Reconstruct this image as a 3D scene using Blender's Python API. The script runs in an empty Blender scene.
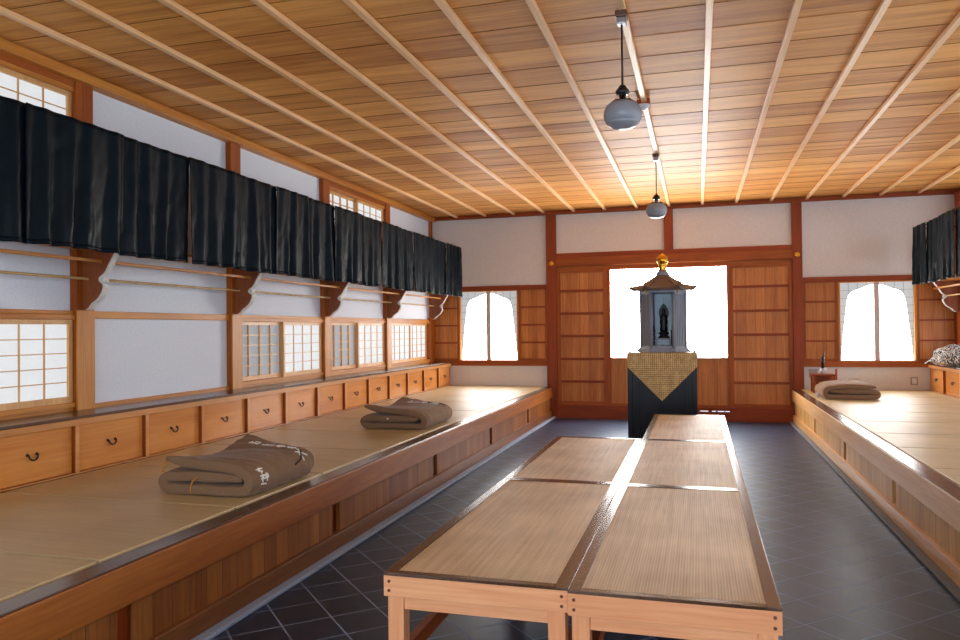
import bpy, bmesh, math, random
from mathutils import Vector, Matrix, noise
random.seed(7)
S = bpy.context.scene
COL = S.collection
PI = math.pi
D = 12.557            # back wall face (Y)
XL, XR = -4.50, 3.70  # plaster faces of the side walls
YR = -2.0             # rear wall
ZC = 3.47             # ceiling boards
LEFT_POSTS = [0.78, 2.72, 4.66, 6.61, 8.55, 10.50, 12.43]

# ------------------------------------------------------------------ materials
def lin(h):
    v = [int(h[i:i+2], 16)/255 for i in (0, 2, 4)]
    return tuple(((c/12.92) if c <= .04045 else ((c+.055)/1.055)**2.4) for c in v) + (1,)

def newmat(name, rough=.5, color=None, metal=0, spec=.5):
    m = bpy.data.materials.new(name); m.use_nodes = True
    nt = m.node_tree; b = nt.nodes['Principled BSDF']
    b.inputs['Roughness'].default_value = rough
    b.inputs['Metallic'].default_value = metal
    b.inputs['Specular IOR Level'].default_value = spec
    if color: b.inputs['Base Color'].default_value = color
    return m, nt, b

def N(nt, t, **k):
    n = nt.nodes.new(t)
    for a, v in k.items():
        if a in n.inputs: n.inputs[a].default_value = v
        else: setattr(n, a, v)
    return n

def ramp(nt, fac, stops):
    r = nt.nodes.new('ShaderNodeValToRGB')
    e = r.color_ramp.elements
    while len(e) < len(stops): e.new(.5)
    for i, (p, c) in enumerate(stops): e[i].position = p; e[i].color = c
    nt.links.new(fac, r.inputs['Fac']); return r

def coords(nt, scale=(1, 1, 1), rnd=True, rot=(0, 0, 0)):
    tc = nt.nodes.new('ShaderNodeTexCoord'); mp = nt.nodes.new('ShaderNodeMapping')
    mp.inputs['Scale'].default_value = scale; mp.inputs['Rotation'].default_value = rot
    if rnd:
        oi = nt.nodes.new('ShaderNodeObjectInfo')
        ml = N(nt, 'ShaderNodeVectorMath', operation='SCALE'); ml.inputs[0].default_value = (17, 23, 31)
        nt.links.new(oi.outputs['Random'], ml.inputs['Scale'])
        ad = N(nt, 'ShaderNodeVectorMath', operation='ADD')
        nt.links.new(tc.outputs['Object'], ad.inputs[0]); nt.links.new(ml.outputs[0], ad.inputs[1])
        nt.links.new(ad.outputs[0], mp.inputs['Vector'])
    else:
        nt.links.new(tc.outputs['Object'], mp.inputs['Vector'])
    return mp

def bump(nt, b, h, strength=.2, dist=.01):
    bp = nt.nodes.new('ShaderNodeBump'); bp.inputs['Strength'].default_value = strength
    bp.inputs['Distance'].default_value = dist
    nt.links.new(h, bp.inputs['Height']); nt.links.new(bp.outputs[0], b.inputs['Normal'])

def wood(name, dark, light, grain='X', rough=.42, fine=26, coarse=5, spec=.5, contrast=(.3, .72), boards=None, joint=.035):
    m, nt, b = newmat(name, rough, spec=spec)
    i = 'XYZ'.index(grain)
    def sc(a, along): v = [a, a, a]; v[i] = along; return tuple(v)
    c1 = coords(nt, sc(coarse, coarse*.09)); n1 = N(nt, 'ShaderNodeTexNoise', Scale=1.0, Detail=4.0, Roughness=.6, Distortion=.6)
    nt.links.new(c1.outputs[0], n1.inputs['Vector'])
    c2 = coords(nt, sc(fine*3, fine*.12)); n2 = N(nt, 'ShaderNodeTexNoise', Scale=1.0, Detail=3.0, Roughness=.55)
    nt.links.new(c2.outputs[0], n2.inputs['Vector'])
    mx = N(nt, 'ShaderNodeMath', operation='MULTIPLY_ADD'); mx.inputs[1].default_value = .4
    ms = N(nt, 'ShaderNodeMath', operation='MULTIPLY'); ms.inputs[1].default_value = .62
    nt.links.new(n1.outputs['Fac'], ms.inputs[0])
    nt.links.new(n2.outputs['Fac'], mx.inputs[0]); nt.links.new(ms.outputs[0], mx.inputs[2])
    fac = mx.outputs[0]
    if boards:      # (axis, width, amount): each board its own tone
        ax, w, amt = boards
        cb = coords(nt, (1, 1, 1), rnd=False)
        sp = nt.nodes.new('ShaderNodeSeparateXYZ'); nt.links.new(cb.outputs[0], sp.inputs[0])
        dv = N(nt, 'ShaderNodeMath', operation='DIVIDE'); dv.inputs[1].default_value = w
        nt.links.new(sp.outputs['XYZ'.index(ax)], dv.inputs[0])
        fl = N(nt, 'ShaderNodeMath', operation='FLOOR'); nt.links.new(dv.outputs[0], fl.inputs[0])
        wn = N(nt, 'ShaderNodeTexWhiteNoise', noise_dimensions='1D'); nt.links.new(fl.outputs[0], wn.inputs['W'])
        ma = N(nt, 'ShaderNodeMath', operation='MULTIPLY_ADD'); ma.inputs[1].default_value = amt
        nt.links.new(wn.outputs['Value'], ma.inputs[0]); nt.links.new(fac, ma.inputs[2])
        sb = N(nt, 'ShaderNodeMath', operation='SUBTRACT'); sb.inputs[1].default_value = amt*.5
        nt.links.new(ma.outputs[0], sb.inputs[0]); fac = sb.outputs[0]
        # dark joint lines between boards
        fr = N(nt, 'ShaderNodeMath', operation='FRACT'); nt.links.new(dv.outputs[0], fr.inputs[0])
        lt = N(nt, 'ShaderNodeMath', operation='GREATER_THAN'); lt.inputs[1].default_value = joint
        nt.links.new(fr.outputs[0], lt.inputs[0])
        r = ramp(nt, fac, [(contrast[0], dark), (contrast[1], light)])
        mixn = N(nt, 'ShaderNodeMix', data_type='RGBA'); mixn.inputs['A'].default_value = tuple(c*.35 for c in dark[:3])+(1,)
        nt.links.new(lt.outputs[0], mixn.inputs['Factor']); nt.links.new(r.outputs[0], mixn.inputs['B'])
        nt.links.new(mixn.outputs['Result'], b.inputs['Base Color'])
        bump(nt, b, n2.outputs['Fac'], .08, .004)
        return m
    r = ramp(nt, fac, [(contrast[0], dark), (contrast[1], light)])
    nt.links.new(r.outputs[0], b.inputs['Base Color'])
    bump(nt, b, n2.outputs['Fac'], .08, .004)
    return m

M = {}
for g in 'XYZ':
    M['post'+g] = wood('brown_timber_'+g, lin('7c3609'), lin('b8641e'), g, .48, spec=.3)
    M['rail'+g] = wood('honey_timber_'+g, lin('a2581c'), lin('d8963e'), g, .45, spec=.35)
    M['light'+g] = wood('pale_cypress_'+g, lin('c58a4c'), lin('e8bd80'), g, .42)
    M['table'+g] = wood('table_cypress_'+g, lin('d88656'), lin('f8ba88'), g, .4, spec=.35)
    M['dark'+g] = wood('dark_lacquered_edge_'+g, lin('3d281c'), lin('6a4a36'), g, .22, spec=.6)
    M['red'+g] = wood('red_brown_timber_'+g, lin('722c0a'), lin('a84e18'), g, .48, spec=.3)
M['ceil'] = wood('cedar_ceiling_boards', lin('a45e22'), lin('ecae5e'), 'X', .55, spec=.22, fine=20, coarse=4.6, boards=('Y', .4, .22), contrast=(.25, .68), joint=.0)
M['batten'] = wood('pale_ceiling_batten', lin('e0a868'), lin('fad8a8'), 'Y', .4)
M['panel'] = wood('red_cedar_panel', lin('9a5220'), lin('da924a'), 'Z', .4, spec=.3, boards=('X', .145, .12), joint=.02)
M['front'] = wood('shaded_cedar_boards', lin('6e3a16'), lin('a8682e'), 'Z', .5, spec=.3, boards=('Y', .13, .22), joint=.03)  # left boards, the dim light on them put into a darker colour
M['front_lit'] = wood('lit_front_boards', lin('b07c3c'), lin('e4b878'), 'Z', .5, spec=.3, boards=('Y', .13, .2), joint=.03)  # right boards, light from the left windows painted in as a paler tone
M['drawer'] = wood('drawer_front_cypress', lin('bc7030'), lin('e29e50'), 'Y', .25, coarse=4)
M['plinth'] = wood('dark_plinth_timber', lin('5c3418'), lin('8c562c'), 'Y', .5, spec=.3)
M['beam'] = wood('shaded_platform_beam', lin('7c3c14'), lin('b46e2e'), 'Y', .42, spec=.35)  # left beam, its weaker light painted in as darker timber
M['frameY'] = wood('cabinet_frame_cypress', lin('b8763a'), lin('dca05e'), 'Y', .3)

def plaster(name='white_plaster', lo='d9d5d4', hi='e4e1df'):
    m, nt, b = newmat(name, .85, spec=.2)
    c = coords(nt, (1, 1, 1), rnd=False); n = N(nt, 'ShaderNodeTexNoise', Scale=60.0, Detail=5.0)
    nt.links.new(c.outputs[0], n.inputs['Vector'])
    r = ramp(nt, n.outputs['Fac'], [(.3, lin(lo)), (.7, lin(hi))])
    nt.links.new(r.outputs[0], b.inputs['Base Color']); bump(nt, b, n.outputs['Fac'], .015, .002)
    return m
M['plaster'] = plaster()
M['plaster_blue_lit'] = plaster('blue_lit_white_plaster', 'd8e0ec', 'e4ebf5')  # bluish copy for the left wall, its cool light put into the colour

def flat(name, hexc, rough=.5, metal=0, spec=.5, nscale=30, var=.12):
    m, nt, b = newmat(name, rough, metal=metal, spec=spec)
    c = lin(hexc); d = tuple(x*(1-var) for x in c[:3])+(1,)
    cc = coords(nt, (1, 1, 1)); n = N(nt, 'ShaderNodeTexNoise', Scale=float(nscale), Detail=3.0)
    nt.links.new(cc.outputs[0], n.inputs['Vector'])
    r = ramp(nt, n.outputs['Fac'], [(.35, d), (.65, c)]); nt.links.new(r.outputs[0], b.inputs['Base Color'])
    return m

def lit_paper(name, col, strength):
    m, nt, b = newmat(name, .9, col, spec=.1)
    c = coords(nt, (1, 1, 1)); n = N(nt, 'ShaderNodeTexNoise', Scale=45.0, Detail=4.0)
    nt.links.new(c.outputs[0], n.inputs['Vector'])
    d = tuple(x*.95 for x in col[:3])+(1,)
    r = ramp(nt, n.outputs['Fac'], [(.35, d), (.65, col)])
    nt.links.new(r.outputs[0], b.inputs['Emission Color']); b.inputs['Emission Strength'].default_value = strength
    b.inputs['Base Color'].default_value = (.35, .35, .35, 1)
    return m
K_ALTAR, K_SIDE, K_SPAN, K_LEFT, K_DIM, K_REAR, K_RIGHT = 26.0, 13.0, .42, .66, .22, 6.0, 5.2
M['paper_altar'] = lit_paper('sunlit_window_paper', (1, .985, .96, 1), K_ALTAR)
M['paper_side'] = lit_paper('sunlit_side_window_paper', (1, .99, .97, 1), K_SIDE)
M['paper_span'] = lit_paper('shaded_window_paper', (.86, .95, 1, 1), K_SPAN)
M['paper_left'] = lit_paper('daylit_shoji_paper', (.93, .97, 1, 1), K_LEFT)
M['paper_dim'] = lit_paper('double_shoji_paper', (.84, .92, 1, 1), K_DIM)
M['paper_rear'] = lit_paper('north_shoji_paper', (.72, .86, 1, 1), K_REAR)
M['paper_right'] = lit_paper('east_shoji_paper', (.70, .85, 1, 1), K_RIGHT)

def tiles():
    m, nt, b = newmat('slate_tiles', .3, spec=1.0)
    b.inputs['Specular Tint'].default_value = (.42, .68, 1, 1)
    a = math.radians(46); side = .256
    cc = coords(nt, (1, 1, 1), rnd=False, rot=(0, 0, a))
    # bring a grout crossing to the measured one
    x0, y0 = .688, 4.645
    rx, ry = x0*math.cos(a)-y0*math.sin(a), x0*math.sin(a)+y0*math.cos(a)
    cc.inputs['Location'].default_value = (-rx + 40*side, -ry + 40*side, 0)
    br = N(nt, 'ShaderNodeTexBrick', offset=0.0, squash=1.0)
    for k, v in (('Scale', 1.0), ('Mortar Size', .0045), ('Mortar Smooth', .1), ('Bias', 0.0), ('Brick Width', side), ('Row Height', side)):
        br.inputs[k].default_value = v
    br.inputs['Color1'].default_value = lin('141d34'); br.inputs['Color2'].default_value = lin('1d2844'); br.inputs['Mortar'].default_value = lin('8494b6')
    nt.links.new(cc.outputs[0], br.inputs['Vector'])
    n = N(nt, 'ShaderNodeTexNoise', Scale=5.0, Detail=6.0, Roughness=.65)
    c2 = coords(nt, (1, 1, 1), rnd=False); nt.links.new(c2.outputs[0], n.inputs['Vector'])
    r = ramp(nt, n.outputs['Fac'], [(.3, (.55, .55, .58, 1)), (.7, (1.25, 1.25, 1.25, 1))])
    mx = N(nt, 'ShaderNodeMix', data_type='RGBA', blend_type='MULTIPLY'); mx.inputs['Factor'].default_value = 1
    nt.links.new(br.outputs['Color'], mx.inputs['A']); nt.links.new(r.outputs[0], mx.inputs['B'])
    nt.links.new(mx.outputs['Result'], b.inputs['Base Color'])
    rr = ramp(nt, n.outputs['Fac'], [(.3, (.36, .36, .36, 1)), (.7, (.44, .44, .44, 1))])
    mr = N(nt, 'ShaderNodeMix', data_type='RGBA'); nt.links.new(br.outputs['Fac'], mr.inputs['Factor'])
    nt.links.new(rr.outputs[0], mr.inputs['A']); mr.inputs['B'].default_value = (.8, .8, .8, 1)
    nt.links.new(mr.outputs['Result'], b.inputs['Roughness'])
    iv = N(nt, 'ShaderNodeMath', operation='SUBTRACT'); iv.inputs[0].default_value = 1
    nt.links.new(br.outputs['Fac'], iv.inputs[1])
    ad = N(nt, 'ShaderNodeMath', operation='MULTIPLY_ADD'); ad.inputs[1].default_value = .25
    nt.links.new(n.outputs['Fac'], ad.inputs[0]); nt.links.new(iv.outputs[0], ad.inputs[2])
    bump(nt, b, ad.outputs[0], .12, .003)
    return m
M['tiles'] = tiles()

def rush(name, dark, light, ribs, weave, rough=.55, ribaxis='Y', ribamt=.09, spec=.45):
    m, nt, b = newmat(name, rough, spec=spec)
    c = coords(nt, (1, 1, 1))
    sp = nt.nodes.new('ShaderNodeSeparateXYZ'); nt.links.new(c.outputs[0], sp.inputs[0])
    def sine(ax, f, ph=None):
        ml = N(nt, 'ShaderNodeMath', operation='MULTIPLY'); ml.inputs[1].default_value = f*2*PI
        nt.links.new(sp.outputs['XYZ'.index(ax)], ml.inputs[0])
        sn = N(nt, 'ShaderNodeMath', operation='SINE'); nt.links.new(ml.outputs[0], sn.inputs[0]); return sn
    other = 'X' if ribaxis == 'Y' else 'Y'
    s1, s2 = sine(other, ribs), sine(ribaxis, weave)
    pr = N(nt, 'ShaderNodeMath', operation='MULTIPLY'); nt.links.new(s1.outputs[0], pr.inputs[0]); nt.links.new(s2.outputs[0], pr.inputs[1])
    sm = N(nt, 'ShaderNodeMath', operation='MULTIPLY_ADD'); sm.inputs[1].default_value = .7
    nt.links.new(s1.outputs[0], sm.inputs[0]); nt.links.new(pr.outputs[0], sm.inputs[2])
    n = N(nt, 'ShaderNodeTexNoise', Scale=1.0, Detail=4.0)
    cs = coords(nt, (60, 2, 2) if ribaxis == 'Y' else (2, 60, 2)); nt.links.new(cs.outputs[0], n.inputs['Vector'])
    n3 = N(nt, 'ShaderNodeTexNoise', Scale=2.2, Detail=3.0); nt.links.new(c.outputs[0], n3.inputs['Vector'])
    f1 = N(nt, 'ShaderNodeMath', operation='MULTIPLY_ADD'); f1.inputs[1].default_value = ribamt
    nm = N(nt, 'ShaderNodeMath', operation='MULTIPLY_ADD'); nm.inputs[1].default_value = .4; nm.inputs[2].default_value = .3
    nt.links.new(n.outputs['Fac'], nm.inputs[0])
    nt.links.new(sm.outputs[0], f1.inputs[0]); nt.links.new(nm.outputs[0], f1.inputs[2])
    f2 = N(nt, 'ShaderNodeMath', operation='MULTIPLY_ADD'); f2.inputs[1].default_value = .5
    nt.links.new(n3.outputs['Fac'], f2.inputs[0]); nt.links.new(f1.outputs[0], f2.inputs[2])
    r = ramp(nt, f2.outputs[0], [(.45, dark), (1.0, light)]); nt.links.new(r.outputs[0], b.inputs['Base Color'])
    bump(nt, b, sm.outputs[0], .3, .0015)
    return m
M['tatami'] = rush('tatami_rush', lin('a28a5c'), lin('d6bf8e'), 120, 60, .40, 'X', .03, .9)
M['weave'] = rush('coarse_woven_rush', lin('a07c52'), lin('eed4aa'), 95, 60, .5, 'Y')

def cloth(name, hexc, rough=.85, sheen=.3, spec=.2, var=.25, sc=300):
    m, nt, b = newmat(name, rough, spec=spec)
    c = lin(hexc); d = tuple(x*(1-var) for x in c[:3])+(1,)
    cc = coords(nt, (1, 1, 1), rnd=False); n = N(nt, 'ShaderNodeTexNoise', Scale=float(sc), Detail=2.0)
    nt.links.new(cc.outputs[0], n.inputs['Vector'])
    r = ramp(nt, n.outputs['Fac'], [(.35, d), (.65, c)]); nt.links.new(r.outputs[0], b.inputs['Base Color'])
    b.inputs['Sheen Weight'].default_value = sheen; b.inputs['Sheen Roughness'].default_value = .4
    bump(nt, b, n.outputs['Fac'], .15, .002)
    return m
M['curtain'] = cloth('navy_satin', '081720', .42, .0, .1, .2, 120)
M['cushion'] = cloth('brown_cotton', '8c6e54', .9, .1)
M['white_thread'] = flat('white_thread', 'f0ece4', .8)
M['pale_frame'] = flat('pale_window_bar', 'c9b4ac', .6)
M['lattice_grey'] = flat('grey_lattice', '7e8894', .7)
M['black_thread'] = flat('dark_thread', '2a2018', .8)
M['yellow_cord'] = flat('ochre_cord', 'c88a2c', .7)
M['iron'] = flat('black_iron', '1c1816', .45, .4)
M['gold'] = flat('polished_gold', 'e0a83a', .22, 1.0, var=.05)
M['brass'] = flat('aged_brass', 'c09a52', .35, .9)
M['lacquer'] = flat('black_lacquer', '0f0b14', .3, 0, .22)
M['shrine'] = wood('hazed_grey_blue_wood', lin('727a88'), lin('98a0ae'), 'Z', .45)  # base colour raised to paint in the window haze over the shrine
M['shrine_in'] = flat('blue_grey_shrine_lining', '8a9cae', .7)
_nt = M['shrine_in'].node_tree; _b = _nt.nodes['Principled BSDF']; _t = _nt.nodes.new('ShaderNodeBsdfTranslucent'); _t.inputs['Color'].default_value = (.15, .175, .19, 1)
_m = _nt.nodes.new('ShaderNodeAddShader'); _nt.links.new(_b.outputs[0], _m.inputs[0]); _nt.links.new(_t.outputs[0], _m.inputs[1])
_nt.links.new(_m.outputs[0], _nt.nodes['Material Output'].inputs['Surface'])
M['roof'] = wood('shrine_roof_wood', lin('564642'), lin('76665f'), 'X', .5)
M['statue'] = flat('dark_bronze', '16151a', .4, .3)
M['leaf'] = flat('dark_leaf', '1c3430', .6)
M['bamboo'] = wood('split_bamboo', lin('a07a44'), lin('d6b47a'), 'Y', .35)
M['bracket'] = wood('carved_bracket_wood', lin('6a3010'), lin('9c5424'), 'Z', .5, coarse=9)
M['white_paint'] = flat('white_paint', 'dcdad6', .6)
M['curb'] = flat('pale_concrete', '98a6c0', .8, nscale=120, var=.25)
M['curb_grey'] = flat('grey_concrete', '74767c', .8, nscale=120, var=.3)
M['plug'] = flat('dark_wood_plug', '6a2c14', .5)
M['globe'] = flat('grey_opal_glass', '949ca8', .25, 0, .6, var=.06)
M['black'] = flat('black_bakelite', '141416', .4)
M['chrome'] = flat('brushed_steel', 'a8aaae', .3, .9)
M['white_plastic'] = flat('white_plastic', 'e2e4e8', .45)
M['grey_plate'] = flat('grey_cover_plate', 'a8a49a', .5)
M['porcelain'] = flat('white_porcelain', 'c6c4ca', .25)
M['red_wood'] = flat('red_lacquer_stick', 'b43a18', .4)
M['matedge'] = flat('tatami_edge', '8a744c', .7)

def glass():
    m, nt, b = newmat('clear_glass', .05, (1, 1, 1, 1))
    b.inputs['Transmission Weight'].default_value = 1; b.inputs['IOR'].default_value = 1.2
    return m
M['glass'] = glass()

def brocade():
    m, nt, b = newmat('gold_brocade', .5, spec=.5)
    c = coords(nt, (1, 1, 1), rnd=False)
    ck = N(nt, 'ShaderNodeTexVoronoi', distance='CHEBYCHEV', Scale=42.0); ck.inputs['Randomness'].default_value = .1
    nt.links.new(c.outputs[0], ck.inputs['Vector'])
    n = N(nt, 'ShaderNodeTexNoise', Scale=14.0, Detail=2.0); nt.links.new(c.outputs[0], n.inputs['Vector'])
    ad = N(nt, 'ShaderNodeMath', operation='MULTIPLY_ADD'); ad.inputs[1].default_value = .3
    nt.links.new(n.outputs['Fac'], ad.inputs[0]); nt.links.new(ck.outputs['Distance'], ad.inputs[2])
    r = ramp(nt, ad.outputs[0], [(.28, lin('fad690')), (.6, lin('8a5c24'))])
    nt.links.new(r.outputs[0], b.inputs['Base Color'])
    b.inputs['Metallic'].default_value = .15
    return m
M['brocade'] = brocade()

def bundle():
    m, nt, b = newmat('black_white_print', .8, spec=.2)
    c = coords(nt, (1, 1, 1), rnd=False)
    n0 = N(nt, 'ShaderNodeTexNoise', Scale=18.0, Detail=1.0); nt.links.new(c.outputs[0], n0.inputs['Vector'])
    v = N(nt, 'ShaderNodeTexNoise', Scale=19.0, Detail=.5, Distortion=3.5); nt.links.new(c.outputs[0], v.inputs['Vector'])
    r = ramp(nt, v.outputs['Fac'], [(.50, lin('1b181c')), (.55, lin('d8d2cc'))])
    nt.links.new(r.outputs[0], b.inputs['Base Color'])
    return m
M['bundle'] = bundle()

# ------------------------------------------------------------------ mesh helpers
class MB:
    def __init__(s): s.v = []; s.f = []
    def add(s, vs, fs):
        o = len(s.v); s.v += [tuple(v) for v in vs]; s.f += [tuple(i+o for i in f) for f in fs]; return s
    def box(s, x0, x1, y0, y1, z0, z1):
        x0, x1 = min(x0, x1), max(x0, x1); y0, y1 = min(y0, y1), max(y0, y1); z0, z1 = min(z0, z1), max(z0, z1)
        return s.add([(x0,y0,z0),(x1,y0,z0),(x1,y1,z0),(x0,y1,z0),(x0,y0,z1),(x1,y0,z1),(x1,y1,z1),(x0,y1,z1)],
                     [(0,3,2,1),(4,5,6,7),(0,1,5,4),(1,2,6,5),(2,3,7,6),(3,0,4,7)])
    def tube(s, pts, r, seg=10, caps=True):
        pts = [Vector(p) for p in pts]; rs = r if isinstance(r, (list, tuple)) else [r]*len(pts)
        vs = []; fs = []
        t0 = (pts[1]-pts[0]).normalized(); a = Vector((0, 0, 1)) if abs(t0.z) < .9 else Vector((1, 0, 0))
        n = t0.cross(a).normalized()
        for i, p in enumerate(pts):
            t = (pts[min(i+1, len(pts)-1)]-pts[max(i-1, 0)]).normalized()
            n = (n - t*n.dot(t)).normalized(); b = t.cross(n)
            for k in range(seg):
                an = 2*PI*k/seg; vs.append(p + (n*math.cos(an)+b*math.sin(an))*rs[i])
        for i in range(len(pts)-1):
            for k in range(seg):
                k2 = (k+1) % seg; fs.append((i*seg+k, i*seg+k2, (i+1)*seg+k2, (i+1)*seg+k))
        if caps: fs.append(tuple(reversed(range(seg)))); fs.append(tuple((len(pts)-1)*seg+k for k in range(seg)))
        return s.add(vs, fs)
    def lathe(s, prof, c=(0, 0, 0), seg=24, rot=0, sx=1, sy=1):
        vs = []; fs = []
        for r, z in prof:
            for k in range(seg):
                an = 2*PI*k/seg+rot; vs.append((c[0]+r*math.cos(an)*sx, c[1]+r*math.sin(an)*sy, c[2]+z))
        for i in range(len(prof)-1):
            for k in range(seg):
                k2 = (k+1) % seg; fs.append((i*seg+k, i*seg+k2, (i+1)*seg+k2, (i+1)*seg+k))
        if prof[0][0] > 1e-5: fs.append(tuple(reversed(range(seg))))
        if prof[-1][0] > 1e-5: fs.append(tuple((len(prof)-1)*seg+k for k in range(seg)))
        return s.add(vs, fs)
    def prism(s, poly, f3, t0, t1):      # poly: 2D points; f3(a,b,t) -> 3D
        n = len(poly)
        vs = [f3(a, b, t0) for a, b in poly]+[f3(a, b, t1) for a, b in poly]
        fs = [tuple(range(n)), tuple(reversed(range(n, 2*n)))]+[(i, i+n, (i+1) % n+n, (i+1) % n) for i in range(n)]
        return s.add(vs, fs)
    def grid(s, nu, nv, f):
        vs = [f(i/nu, j/nv) for j in range(nv+1) for i in range(nu+1)]
        fs = [(j*(nu+1)+i, j*(nu+1)+i+1, (j+1)*(nu+1)+i+1, (j+1)*(nu+1)+i) for j in range(nv) for i in range(nu)]
        return s.add(vs, fs)
    def build(s, name, mat, parent=None, bevel=0, smooth=False, solid=0, loc=None, subsurf=0):
        me = bpy.data.meshes.new(name); me.from_pydata(s.v, [], s.f); me.validate()
        bm = bmesh.new(); bm.from_mesh(me); bmesh.ops.remove_doubles(bm, verts=bm.verts, dist=1e-6)
        bmesh.ops.recalc_face_normals(bm, faces=bm.faces); bm.to_mesh(me); bm.free()
        me.materials.append(mat)
        o = bpy.data.objects.new(name, me); COL.objects.link(o)
        if parent: o.parent = parent
        if loc: o.location = loc
        if smooth:
            for p in me.polygons: p.use_smooth = True
        if solid:
            q = o.modifiers.new('thickness', 'SOLIDIFY'); q.thickness = solid; q.offset = 0
        if bevel:
            q = o.modifiers.new('edge', 'BEVEL'); q.width = bevel; q.segments = 2; q.limit_method = 'ANGLE'
        if subsurf:
            q = o.modifiers.new('sub', 'SUBSURF'); q.levels = q.render_levels = subsurf
        return o

def tag(o, label, cat, group=None):
    o['label'] = label; o['category'] = cat
    if group: o['group'] = group
    return o
def thing(name, label, cat, loc=(0, 0, 0), group=None):
    o = bpy.data.objects.new(name, None); COL.objects.link(o); o.location = loc; o.empty_display_size = .1
    return tag(o, label, cat, group)
def structure(o, label=None, cat=None):
    o['kind'] = 'structure'
    if label: o['label'] = label
    if cat: o['category'] = cat
    return o
def dup(root, loc):
    r = root.copy(); COL.objects.link(r); r.location = loc
    for ch in list(root.children):
        c = ch.copy(); COL.objects.link(c); c.parent = r
        for g in list(ch.children):
            d = g.copy(); COL.objects.link(d); d.parent = c
    return r
ORD = ['', 'first', 'second', 'third', 'fourth', 'fifth', 'sixth', 'seventh', 'eighth', 'ninth', 'tenth', 'eleventh', 'twelfth', 'thirteenth', 'fourteenth', 'fifteenth', 'sixteenth']
class W:        # wall frame: u along the wall, n out of the wall into the room, z up
    def __init__(s, side): s.s = side
    def p(s, u, n, z):
        return (XL+n, u, z) if s.s == 'L' else (XR-n, u, z) if s.s == 'R' else (u, D-n, z) if s.s == 'B' else (u, YR+n, z)
    def box(s, mb, u0, u1, n0, n1, z0, z1):
        a, b = s.p(u0, n0, z0), s.p(u1, n1, z1); return mb.box(a[0], b[0], a[1], b[1], a[2], b[2])
WL, WR, WB, WF = W('L'), W('R'), W('B'), W('F')
trim_no = [0]
def trim(mb, mat, label=None, bevel=.004):
    trim_no[0] += 1
    o = mb.build('trim_%d' % trim_no[0], mat, bevel=bevel); structure(o, label, 'trim' if label else None); return o

# ------------------------------------------------------------------ shell
structure(MB().box(XL-.1, XR+.1, YR-.1, D+.1, -.1, 0).build('floor', M['tiles']), 'dark slate tiles laid diagonally across the floor', 'floor')
# ceiling: lapped boards, each a shallow wedge
cb = MB(); bw = .4; y = YR
while y < D+.1:
    cb.add([(XL, y, ZC-.004), (XR, y, ZC-.004), (XR, y+bw+.02, ZC-.0005), (XL, y+bw+.02, ZC-.0005),
            (XL, y, ZC+.03), (XR, y, ZC+.03), (XR, y+bw+.02, ZC+.03), (XL, y+bw+.02, ZC+.03)],
           [(0,3,2,1),(4,5,6,7),(0,1,5,4),(1,2,6,5),(2,3,7,6),(3,0,4,7)]); y += bw
cb.box(XL-.2, XR+.2, YR-.2, D+.2, ZC+.03, ZC+.1)
structure(cb.build('ceiling', M['ceil']), 'lapped cedar boards across the ceiling', 'ceiling')
for k in range(-1, 14):
    x = -3.487+.5115*k
    trim(MB().box(x-.022, x+.022, YR, D-.02, ZC-.042, ZC-.008), M['batten'], 'pale ceiling batten running front to back, %s from the left wall' % ORD[k+2], .003)

# ---- left wall plaster: bays with windows stay open
def bay(k): return LEFT_POSTS[k], LEFT_POSTS[k+1]
pl = MB()
WL.box(pl, YR-.1, LEFT_POSTS[0], -.08, 0, .0, ZC)
for k in range(6):
    a, b = bay(k)
    low_win = k in (1, 3, 4, 5); up_win = k in (1, 4)
    WL.box(pl, a, b, -.08, 0, 0, .93)
    if not low_win: WL.box(pl, a, b, -.08, 0, .93, 1.66)
    WL.box(pl, a, b, -.08, 0, 1.66, 2.78)
    if not up_win: WL.box(pl, a, b, -.08, 0, 2.78, ZC)
structure(pl.build('wall_left', M['plaster_blue_lit']), 'white plaster wall along the left side', 'wall')
# right wall (out of frame but for its corner), with high and low windows
pr = MB()
WR.box(pr, YR-.1, .8, -.08, 0, 0, ZC); WR.box(pr, .8, D, -.08, 0, 0, .93); WR.box(pr, .8, D, -.08, 0, 1.66, 2.78); WR.box(pr, .8, D, -.08, 0, 3.32, ZC)
for a, b in ((4.6, 4.72), (8.5, 8.62), (11.9, D)):
    WR.box(pr, a, b, -.08, 0, .93, 1.66); WR.box(pr, a, b, -.08, 0, 2.78, 3.32)
structure(pr.build('wall_right', M['plaster']), 'white plaster wall along the right side', 'wall')
rw = MB()
WF.box(rw, XL, -3.3, -.1, 0, 0, ZC); WF.box(rw, 2.6, XR, -.1, 0, 0, ZC); WF.box(rw, -3.3, 2.6, -.1, 0, 2.7, ZC); WF.box(rw, -3.3, 2.6, -.1, 0, 0, .3)
structure(rw.build('wall_rear', M['plaster']), 'white plaster wall behind the viewer', 'wall')

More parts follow.
